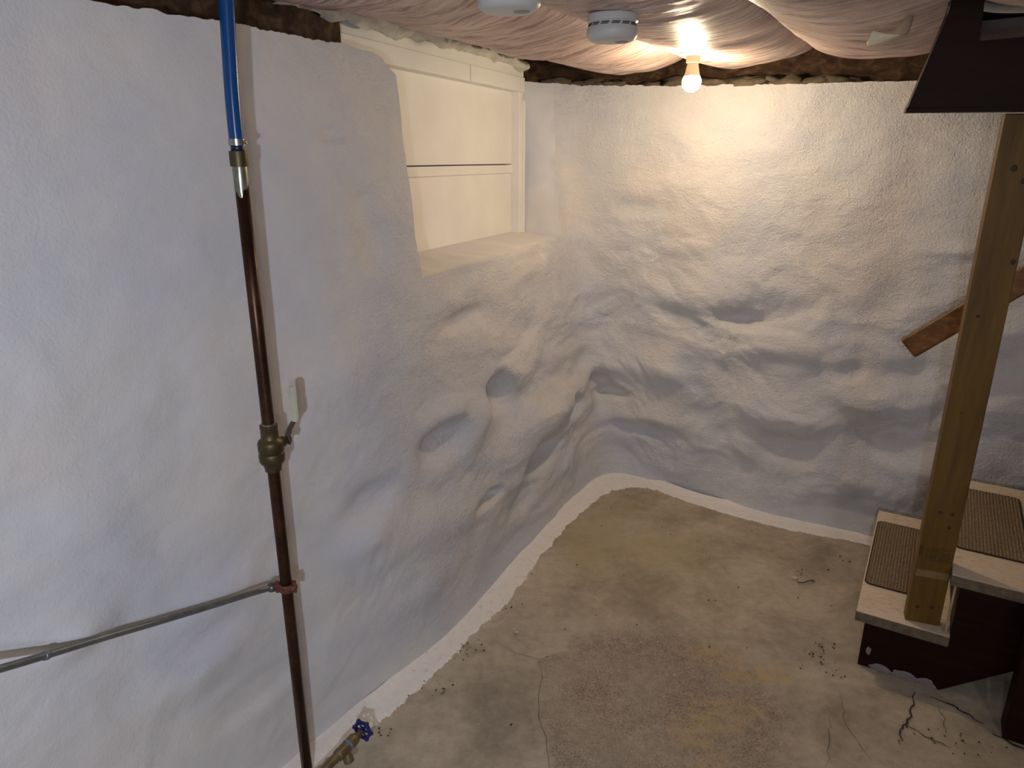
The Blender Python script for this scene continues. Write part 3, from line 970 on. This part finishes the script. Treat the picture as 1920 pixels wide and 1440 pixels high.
link_bm('pale_band', box_bm(-PW / 2 + .004, PW / 2 - .003, -.0006, .001, .163, .187), M['tape'], post)
# faded lumber grade stamp: ruled boxes of small illegible print
vs, fs = [], []
def bar(xa, xb, za, zb, sl=0.0):
    o_ = len(vs)
    vs.extend([(xa, -.0005, za), (xb, -.0005, za + sl), (xb, -.0005, zb + sl), (xa, -.0005, zb)])
    fs.append((o_, o_ + 1, o_ + 2, o_ + 3))
bar(-.030, .004, .222, .2232); bar(-.030, .004, .262, .2632); bar(.006, .0072, .215, .268); bar(.008, .046, .222, .2232); bar(.008, .046, .264, .2652); bar(.008, .046, .252, .2528)
for rz in range(5):
    x = -.028
    while x < .002:
        w_ = rnd.uniform(.001, .003); z = .228 + rz * .0066
        bar(x, x + w_, z, z + rnd.uniform(.0012, .004)); x += w_ + rnd.uniform(.0008, .002)
for rz in range(3):
    x = .010
    while x < .044:
        w_ = rnd.uniform(.001, .003); z = .227 + rz * .0085
        bar(x, x + w_, z, z + rnd.uniform(.0015, .005)); x += w_ + rnd.uniform(.0008, .002)
bar(-.045, -.0435, .235, .27); bar(-.0455, -.034, .2685, .27); bar(-.0455, -.034, .235, .2362)
for k in range(6): bar(-.043 + rnd.uniform(0, .002), -.037, .239 + k * .005, .2415 + k * .005)
o = link_mesh('grade_stamp', vs, fs, M['ink'], post, smooth=False); o['kind'] = 'stuff'

# ------------------------------------------------------------------ dark stair board over the post
bz = 1.7125
board = empty('stair_stringer', (1.000, 1.915, bz), math.radians(-20))
tag(board, 'dark brown painted notched stair board resting on the pine post below the ceiling', 'stair board')
poly = [(0.0, 0.008), (.058, .222), (.058, .252), (.128, .252), (.131, .155), (.40, .170), (.75, .20), (.75, .002), (.24, .006)]
prism('board', poly, 0, .04, M['dark_paint'], board, .002)
prism('bottom_bead', [(-.003, -.002), (.24, -.004), (.75, -.008), (.75, .003), (.24, .007), (-.003, .009)], -.004, .035, M['dark_paint'], board, .0015)
# things glimpsed behind the board
tube_pts = [(1.33, 2.42, 2.10), (1.40, 2.40, 2.055), (1.47, 2.385, 2.035), (1.60, 2.34, 2.03), (1.8, 2.26, 2.03), (2.0, 2.18, 2.03)]
o = empty('conduit', (1.6, 2.34, 2.03)); tag(o, 'pale plastic conduit curving behind the dark stair board', 'conduit')
def smooth_path(P, n=8):
    P = [Vector(p) for p in P]; out = []
    for i in range(len(P) - 1):
        p0 = P[max(i - 1, 0)]; p1 = P[i]; p2 = P[i + 1]; p3 = P[min(i + 2, len(P) - 1)]
        for k in range(n):
            s = k / n
            out.append(.5 * (2 * p1 + (p2 - p0) * s + (2 * p0 - 5 * p1 + 4 * p2 - p3) * s * s + (3 * p1 - p0 - 3 * p2 + p3) * s ** 3))
    out.append(P[-1]); return out
wparent(tube('pipe', smooth_path(tube_pts), .014, M['pvc']), o)
for k in (1.70, 1.725):
    q = 2.34 + (k - 1.6) * (-.4)
    vs_, fs_ = lathe_geo([(.0155, -.004), (.0175, -.004), (.0175, .004), (.0155, .004)], (k, q, 2.03), (1, -.4, 0), 16)
    wparent(link_mesh('clip', vs_, fs_, M['alarm_dark']), o)
# torn paper flap
def sheet(name, fn, nu, nv, mat, parent=None):
    vs, fs = [], []
    for j in range(nv):
        for i in range(nu):
            vs.append(fn(i / (nu - 1), j / (nv - 1)))
    for j in range(nv - 1):
        for i in range(nu - 1):
            a = j * nu + i; fs.append((a, a + 1, a + nu + 1, a + nu))
    o = link_mesh(name, vs, fs, mat, parent)
    md = o.modifiers.new('thick', 'SOLIDIFY'); md.thickness = .0012
    return o
pf = empty('paper_flap', (.93, 1.99, 1.89))
tag(pf, 'curled pale paper flap hanging from the insulation beside the dark board', 'paper')
def f1(s_, a_):
    h = .040 * (1 - s_) ** .75 * min(1, s_ * 9 + .45) + .001
    return (-.022 + .074 * s_, -.018 * math.sin(a_ * 2.2), .002 + .006 * s_ + h * (a_ - .5) - .004 * math.sin(3.14 * s_))
def f2(s_, a_):
    return (.030 + .052 * s_ + .012 * a_, .006 - .012 * math.sin(2.5 * s_), .001 + .012 * s_ * s_ + (.012 + .062 * s_ ** .8) * a_)
sheet('curl', f1, 14, 8, M['kraft'], pf)
sheet('torn_edge', f2, 12, 8, plain('torn_facing_paper', srgb(176, 158, 134), .8, var=.2), pf)

# ------------------------------------------------------------------ handrail on the back wall
def scaled(p, k): return Vector((p[0] * k, p[1] * k, CAM_H + (p[2] - CAM_H) * k))
ra = scaled((1.613, 2.788, .862), .968); rb = scaled((1.90, 2.607, 1.175), .968)
rd = (rb - ra).normalized()
Lr = 1.15
rail = empty('handrail', tuple(ra)); tag(rail, 'varnished wooden handrail sloping along the back wall behind the pine post', 'handrail')
hx = rd; hy = Vector((-rd.y, rd.x, 0)).normalized(); 
if hy.y < 0: hy = -hy
hz = hx.cross(hy).normalized()
if hz.z < 0: hz = -hz
bm = box_bm(0, Lr, -.018, .018, -.043, .043, .009, 3)
bm.transform(Matrix((hx, hy, hz)).transposed().to_4x4())
o = link_bm('rail', bm, M['pine_rail'], rail, smooth=False)
for s in (.42, .98):
    q = hx * s - hz * .035
    vs_, fs_ = lathe_geo([(.006, 0), (.006, .10), (.022, .10), (.022, .106)], q, hy, 14)
    link_mesh('bracket', vs_, fs_, M['metal_grey'], rail)

# ------------------------------------------------------------------ bare bulb and lampholder
BP = (.662, 2.82, 1.8755)
ba = empty('light_bulb', (BP[0], BP[1], 1.958))
tag(ba, 'lit bare bulb in a white lampholder hanging from the pink insulation', 'light bulb')
o = lathe('lampholder', [(.050, 0.03), (.050, .018), (.046, .012), (.026, .006), (.0245, -.016), (.022, -.018)], (0, 0, -.008), (0, 0, 1), M['porcelain'], ba, 32)
lathe('lamp_neck', [(.019, .0), (.021, -.012), (.0245, -.03), (.029, -.046)], (0, 0, -.024), (0, 0, 1), M['porcelain'], ba, 32)
prof = [(.029, 0)]
R_ = .0345
for k in range(13):
    a = math.radians(35 - 125 * k / 12)
    prof.append((R_ * math.cos(a), -.02 + R_ * math.sin(a)))
lathe('globe', prof, (0, 0, -.0705), (0, 0, 1), M['bulb'], ba, 36)

# ------------------------------------------------------------------ smoke alarms
def alarm(x, y, z, label, rz):
    r = empty('smoke_alarm', (x, y, z), rz)
    tag(r, label, 'smoke alarm', 'round white smoke alarms on the ceiling')
    lathe('base_plate', [(.064, .062), (.0655, .058), (.0655, .046), (.061, .042)], (0, 0, 0), (0, 0, 1), M['alarm'], r, 48)
    lathe('cover', [(.0585, .043), (.0605, .036), (.0645, .030), (.0665, .022), (.0655, .013), (.060, .005), (.055, .0015), (.050, 0.0), (.02, -.0004), (0, -.0004)], (0, 0, 0), (0, 0, 1), M['alarm'], r, 48)
    for k in range(14):
        a0 = 2 * math.pi * k / 14
        for zz in (.0345, .0385):
            vs, fs = [], []
            for s in range(5):
                a = a0 + .33 * s / 4 + (0.04 if zz > .036 else 0)
                rr_ = .0620
                for (dr, dz) in ((0, -.0011), (0, .0011)):
                    vs.append(((rr_ + dr) * math.cos(a), (rr_ + dr) * math.sin(a), zz + dz))
                for (dr, dz) in ((-.006, -.0011), (-.006, .0011)):
                    vs.append(((rr_ + dr) * math.cos(a), (rr_ + dr) * math.sin(a), zz + dz))
            for s in range(4):
                q = s * 4
                fs += [(q, q + 4, q + 5, q + 1), (q + 2, q + 6, q + 4, q), (q + 1, q + 5, q + 7, q + 3)]
            fs += [(0, 1, 3, 2), (16, 18, 19, 17)]
            link_mesh('vent_slot', vs, fs, M['alarm_dark'], r, smooth=False)
    lathe('test_button', [(.0, -.002), (.016, -.002), (.0175, -.0008), (.0175, .001)], (.024, -.012, 0), (0, 0, 1), M['alarm_button'], r, 24)
    link_bm('catch', box_bm(.060, .069, -.006, .006, .044, .052, .002, 1), M['alarm'], r)
alarm(.259, 2.02, 1.889, 'round white smoke alarm between the bulb and the other alarm', 0.5)
alarm(-.006, 1.63, 1.889, 'round white smoke alarm cut off by the top edge of the photo', 0.2)

# ------------------------------------------------------------------ water pipe: blue plastic, copper, ball valve, clamp
PX, PY = -.550, 1.492
wp = empty('water_pipe', (PX, PY, 0)); tag(wp, 'old copper water pipe with blue plastic upper end standing by the left wall', 'pipe')
PR = .0138
bl = [(.014, .012, 2.19), (.012, .011, 2.05), (.009, .008, 1.92), (.004, .004, 1.80), (.001, .001, 1.72), (0, 0, 1.66), (0, 0, 1.626)]
tube('plastic_pipe', smooth_path(bl, 6), .0142, M['pex'], wp, 20)
tube('plastic_end', [(0, 0, 1.628), (0, 0, 1.612)], .0128, M['pex_dark'], wp, 20)
lathe('crimp_ring', [(.0142, 1.624), (.0158, 1.6245), (.0158, 1.637), (.0142, 1.6375)], (0, 0, 0), (0, 0, 1), M['steel'], wp, 28)
link_bm('crimp_tab', box_bm(.013, .020, -.005, .003, 1.627, 1.635, .001, 1), M['steel'], wp)
lathe('coupling', [(.0135, 1.584), (.0172, 1.585), (.0176, 1.590), (.0176, 1.611), (.0170, 1.614), (.0135, 1.615)], (0, 0, 0), (0, 0, 1), M['brass_old'], wp, 28)
tube('copper_pipe', [(0, 0, .002), (0, 0, .4), (0, 0, .8), (0, 0, 1.2), (0, 0, 1.59)], PR, M['copper'], wp, 24)
# solder wiped below the coupling, ragged lower edge
vs, fs = [], []
for k in range(25):
    a = 2 * math.pi * k / 24
    lo = 1.535 + .03 * mnoise.noise(Vector((math.cos(a) * 1.7, math.sin(a) * 1.7, 4)))
    for (r_, z) in ((.01395, 1.586), (.0146, 1.580), (.0144, lo + .01), (.01385, lo)):
        vs.append((r_ * math.cos(a), r_ * math.sin(a), z))
for k in range(24):
    for q in range(3):
        a = k * 4 + q; fs.append((a, a + 4, a + 5, a + 1))
link_mesh('solder_smear', vs, fs, M['solder'], wp)
lathe('solder_ring', [(.0138, 1.026), (.0162, 1.027), (.0162, 1.031), (.0138, 1.032)], (0, 0, 0), (0, 0, 1), M['solder'], wp, 24)
# ball valve
bv = lathe('ball_valve', [(.0138, .915), (.0185, .916), (.0188, .926), (.0205, .927), (.0212, .933), (.0262, .936), (.0285, .941), (.0290, .955), (.0278, .960), (.0262, .9615), (.0288, .966), (.0286, .984), (.0262, .990), (.0205, .994), (.0192, .996), (.0190, 1.018), (.0196, 1.019), (.0196, 1.027), (.0138, 1.028)], (0, 0, 0), (0, 0, 1), M['brass_old'], wp, 32)
sd = Vector((math.sin(math.radians(36)), math.cos(math.radians(36)), 0))
lathe('stem', [(.0125, .018), (.0125, .034), (.0095, .035), (.0095, .042), (.0055, .043), (.0055, .055)], (0, 0, .976), sd, M['brass_old'], bv, 20)
lathe('stem_nut', [(.0105, .0435), (.0115, .045), (.0115, .050), (.0105, .0515)], (0, 0, .976), sd, M['lever_steel'], bv, 6)
side = Vector((0, 0, 1)).cross(sd)
def strip(name, pts, w, th, mat, parent):
    vs, fs = [], []
    P = [Vector(p) for p in pts]
    for i, p in enumerate(P):
        d = (P[min(i + 1, len(P) - 1)] - P[max(i - 1, 0)]).normalized()
        n = d.cross(side).normalized()
        ww = w[i] if isinstance(w, (list, tuple)) else w
        k = th[i] if isinstance(th, (list, tuple)) else th
        vs += [p + side * ww / 2 + n * k / 2, p - side * ww / 2 + n * k / 2, p - side * ww / 2 - n * k / 2, p + side * ww / 2 - n * k / 2]
    for i in range(len(P) - 1):
        for k in range(4):
            a = 4 * i + k; b = 4 * i + (k + 1) % 4
            fs.append((a, b, b + 4, a + 4))
    fs.append((3, 2, 1, 0)); e = 4 * (len(P) - 1); fs.append((e, e + 1, e + 2, e + 3))
    o = link_mesh(name, vs, fs, mat, parent, smooth=False)
    m_ = o.modifiers.new('bevel', 'BEVEL'); m_.width = .0014; m_.segments = 2
    return o
z0 = Vector((0, 0, .976))
lv = strip('lever', [z0 + sd * .0475 + Vector((0, 0, -.012)), z0 + sd * .0475 + Vector((0, 0, .010)), z0 + sd * .053 + Vector((0, 0, .022)), z0 + sd * .068 + Vector((0, 0, .040)), z0 + sd * .071 + Vector((0, 0, .052)), z0 + sd * .070 + Vector((0, 0, .118))], [.016, .020, .016, .016, .016, .014], .003, M['lever_steel'], wp)
strip('grip', [z0 + sd * .0672 + Vector((0, 0, .0385)), z0 + sd * .0706 + Vector((0, 0, .048)), z0 + sd * .0712 + Vector((0, 0, .056)), z0 + sd * .0700 + Vector((0, 0, .118)), z0 + sd * .0696 + Vector((0, 0, .124))], [.0185, .0195, .0195, .0185, .012], [.0095, .0105, .0105, .0095, .006], M['grip'], lv)
# ground clamp on the pipe and the armoured cable it holds
CZ = .606
cl = empty('ground_clamp', (PX, PY, CZ)); tag(cl, 'rusty bronze ground clamp bolted round the copper pipe', 'clamp')
cd = Vector((-.93, -.20, -.10)).normalized()
lathe('band', [(.0142, -.010), (.0172, -.011), (.0186, 0), (.0172, .010), (.0142, .009)], (0, 0, 0), (.12, 0, 1), M['rust'], cl, 20)
for sx in (-1, 1):
    q = Vector((.021 * sx, -.004, 0))
    lathe('screw', [(.0035, -.014), (.0052, -.013), (.0052, -.009), (.003, -.008), (.003, .012), (.0048, .013), (.0048, .016)], q, (0, 0, 1), M['rust'], cl, 10)
link_bm('jaw', box_bm(-.030, -.012, -.010, .008, -.009, .010, .003, 2), M['rust'], cl)
link_bm('jaw', box_bm(.008, .026, -.011, .006, -.008, .006, .003, 2), M['rust'], cl)
vs_, fs_ = lathe_geo([(.0085, .0), (.0115, .002), (.0125, .010), (.0105, .016), (.0085, .017)], (-.026, -.003, .001), cd, 10)
link_mesh('cable_hub', vs_, fs_, M['metal_grey'], cl)
CABLE = [(-0.8798, 0.6509, 0.9381), (-0.8591, 0.8108, 0.8783), (-0.8395, 0.9619, 0.8028), (-0.8283, 1.0484, 0.7596), (-0.7921, 1.1654, 0.7095), (-0.7421, 1.2672, 0.6703), (-0.6748, 1.369, 0.6382), (-0.6174, 1.44, 0.6206), (-0.5860000000000001, 1.486, 0.606)]
pts = smooth_path(CABLE, 60)
# resample evenly, then ribs
L_ = [0]
for i in range(1, len(pts)): L_.append(L_[-1] + (pts[i] - pts[i - 1]).length)
nr = int(L_[-1] / .0019); rp, rr = [], []
j = 0
for k in range(nr):
    s = L_[-1] * k / (nr - 1)
    while j < len(L_) - 2 and L_[j + 1] < s: j += 1
    f_ = (s - L_[j]) / max(1e-9, L_[j + 1] - L_[j])
    rp.append(pts[j].lerp(pts[j + 1], f_)); rr.append(.0062 + (.0009 if k % 2 else 0))
cb = empty('armoured_cable', tuple(CABLE[0])); tag(cb, 'grey ribbed armoured cable running along the left wall to the pipe clamp', 'cable')
wparent(tube('armour', rp, rr, M['cable'], seg=12), cb)
i_ = int(len(rp) * 0.454)
ax = (rp[i_ + 4] - rp[i_ - 4]).normalized()
vs_, fs_ = lathe_geo([(.007, -.005), (.0088, -.004), (.0088, .004), (.007, .005)], rp[i_], ax, 14)
wparent(link_mesh('coupling_ring', vs_, fs_, M['cable']), cb)

# ------------------------------------------------------------------ drain spigot with blue wheel
SP_A = Vector((-0.4753, 1.425, 0.113)); SP_B = Vector((-0.4115, 1.565, 0.0994))
sp = empty('drain_spigot', tuple(SP_A)); tag(sp, 'brass drain spigot with blue hand wheel low by the left wall', 'spigot')
ax = (SP_B - SP_A); LS = ax.length; ax.normalize()
def sl(name, prof, mat, par=sp, seg=22): return lathe(name, [(r, h * LS) for r, h in prof], (0, 0, 0), ax, mat, par, seg)
sl('hose', [(.0105, -.9), (.0110, -.5), (.0108, -.2), (.0112, .10), (.0120, .16), (.0120, .30)], M['brass_spigot'])
sl('body', [(.012, .28), (.0155, .30), (.0165, .36), (.0150, .42), (.0158, .46), (.0158, .56), (.0140, .58), (.0150, .60), (.0160, .66), (.0165, .74), (.0135, .80), (.0100, .82), (.0085, .90), (.0060, .94), (.0060, 1.02)], M['brass_spigot'])
vs_, fs_ = lathe_geo([(.0160, .545 * LS), (.0166, .55 * LS), (.0166, .585 * LS), (.0160, .59 * LS)], (0, 0, 0), ax, 22)
link_mesh('blue_tag', vs_, fs_, plain('faded_blue_tag', srgb(92, 128, 168), .5), sp)
dn = Vector((.35, -.05, -1)); dn -= ax * dn.dot(ax); dn.normalize()
lathe('spout', [(.010, .006), (.0115, .020), (.0140, .026), (.0140, .038), (.0105, .040), (.0095, .030)], ax * LS * .5, dn, M['brass_spigot'], sp, 18)
R3 = frame_to(ax)
wh = empty('hand_wheel', (0, 0, 0)); wh.parent = sp
def ring_pts(R_, n, lob):
    out = []
    for k in range(n + 1):
        a = 2 * math.pi * k / n
        out.append(ax * LS * 1.0 + R3 @ Vector(((R_ + lob * math.cos(6 * a)) * math.cos(a), (R_ + lob * math.cos(6 * a)) * math.sin(a), 0)))
    return out
bpy.data.objects.remove(wh)
wheel = tube('hand_wheel', ring_pts(.0232, 48, .0010), .0052, M['blue_enamel'], sp, 10, cap=False)
for k in range(6):
    a = 2 * math.pi * k / 6
    e = R3 @ Vector((math.cos(a), math.sin(a), 0))
    tube('spoke', [ax * LS * 1.0 + e * .004, ax * LS * 1.0 + e * .022], .0028, M['blue_enamel'], wheel, 8)
    vs_, fs_ = lathe_geo([(.001, -.0065), (.0046, -.0046), (.0066, 0), (.0046, .0046), (.001, .0065)], ax * LS * 1.0 + e * .0275, ax, 10)
    link_mesh('lobe', vs_, fs_, M['blue_enamel'], wheel)
lathe('hub', [(.0045, -.006), (.0085, -.005), (.0085, .004), (.006, .006)], ax * LS, ax, M['blue_enamel'], wheel, 16)

# ------------------------------------------------------------------ small bits on the floor
def flake(x, y, s, seed):
    r_ = random.Random(seed); n = 6
    vs, fs = [], []
    for lay in (0, 1):
        for k in range(n):
            a = 6.283 * k / n; q = s * r_.uniform(.6, 1.2) if lay == 0 else None
            if lay == 0: vs.append((q * math.cos(a), q * .7 * math.sin(a), .0035 + .2 * s * (k in (0, 1))))
            else: vs.append((vs[k][0] * .95, vs[k][1] * .95, vs[k][2] + .0018))
    fs.append(tuple(range(n))[::-1]); fs.append(tuple(n + k for k in range(n)))
    for k in range(n): fs.append((k, (k + 1) % n, n + (k + 1) % n, n + k))
    o = link_mesh('paint_chip', vs, fs, M['chip'], None, False)
    o.location = (x, y, 0); o.rotation_euler = (0, 0, r_.uniform(0, 6))
    return o
CH = [(1.13, 2.454, .014, 'largest white paint chip on the floor, left of the stairs'), (.015, 2.114, .010, 'white paint chip on the floor near the left painted band'), (1.20, 2.28, .006, 'small white paint chip lying left of the lowest tread')]
for i, (x, y, s, l) in enumerate(CH): tag(flake(x, y, s, i), l, 'paint chip')
vs, fs = [], []
for i in range(60):
    x, y = rnd.uniform(-.1, 1.25), rnd.uniform(1.5, 3.0)
    if y > 3.2 - .25 * x - .2 or y > 2.35 + (x - .1) * 1.0 or (x > .95 and y < 2.05): continue
    r_ = rnd.uniform(.0014, .0036); o_ = len(vs)
    for (dx, dy, dz) in ((1, 0, 0), (0, 1, 0), (-1, 0, 0), (0, -1, 0), (0, 0, .8), (0, 0, -.8)):
        vs.append((x + dx * r_ * rnd.uniform(.6, 1.6), y + dy * r_, .003 + dz * r_))
    fs += [(o_, o_ + 1, o_ + 4), (o_ + 1, o_ + 2, o_ + 4), (o_ + 2, o_ + 3, o_ + 4), (o_ + 3, o_, o_ + 4), (o_ + 1, o_, o_ + 5), (o_ + 2, o_ + 1, o_ + 5), (o_ + 3, o_ + 2, o_ + 5), (o_, o_ + 3, o_ + 5)]
o = link_mesh('paint_specks', vs, fs, M['chip'], None, False)
tag(o, 'tiny white paint specks scattered on the concrete floor', 'paint specks', kind='stuff')
vs, fs = [], []
spots = [(-.165, 2.03, .035, 26), (-.26, 1.84, .03, 14), (.0, 2.28, .02, 8), (1.08, 2.0, .05, 40), (1.09, 1.90, .03, 24), (1.18, 2.50, .03, 12), (1.38, 2.60, .03, 10), (.6, 2.4, .5, 50), (1.3, 1.60, .06, 30), (-.38, 1.66, .02, 8)]
for (cx, cy, sg, n) in spots:
    for k in range(n):
        x = cx + rnd.gauss(0, sg); y = cy + rnd.gauss(0, sg * .8); r_ = rnd.uniform(.0012, .0038)
        if y > 1.95 - (x - 1.11) * .6 - .16 and x > 1.08 and y < 2.0 + (x - 1.11) * 1.66 + .03: continue
        o_ = len(vs)
        for (dx, dy, dz) in ((1, 0, 0), (0, 1, 0), (-1, 0, 0), (0, -1, 0), (0, 0, .9), (0, 0, -.9)):
            vs.append((x + dx * r_ * rnd.uniform(.6, 1.6), y + dy * r_, .003 + dz * r_))
        fs += [(o_, o_ + 1, o_ + 4), (o_ + 1, o_ + 2, o_ + 4), (o_ + 2, o_ + 3, o_ + 4), (o_ + 3, o_, o_ + 4), (o_ + 1, o_, o_ + 5), (o_ + 2, o_ + 1, o_ + 5), (o_ + 3, o_ + 2, o_ + 5), (o_, o_ + 3, o_ + 5)]
o = link_mesh('floor_grit', vs, fs, M['dirt'], None, False)
tag(o, 'dark crumbs of dirt scattered on the concrete floor', 'dirt', kind='stuff')
# dry twig beside the big chip
o = tube('twig', smooth_path([(1.13, 2.425, .004), (1.15, 2.415, .008), (1.175, 2.425, .010), (1.20, 2.43, .004)], 4), .0018, M['dirt'], None, 6)
tag(o, 'short dry twig beside the largest white paint chip', 'twig')
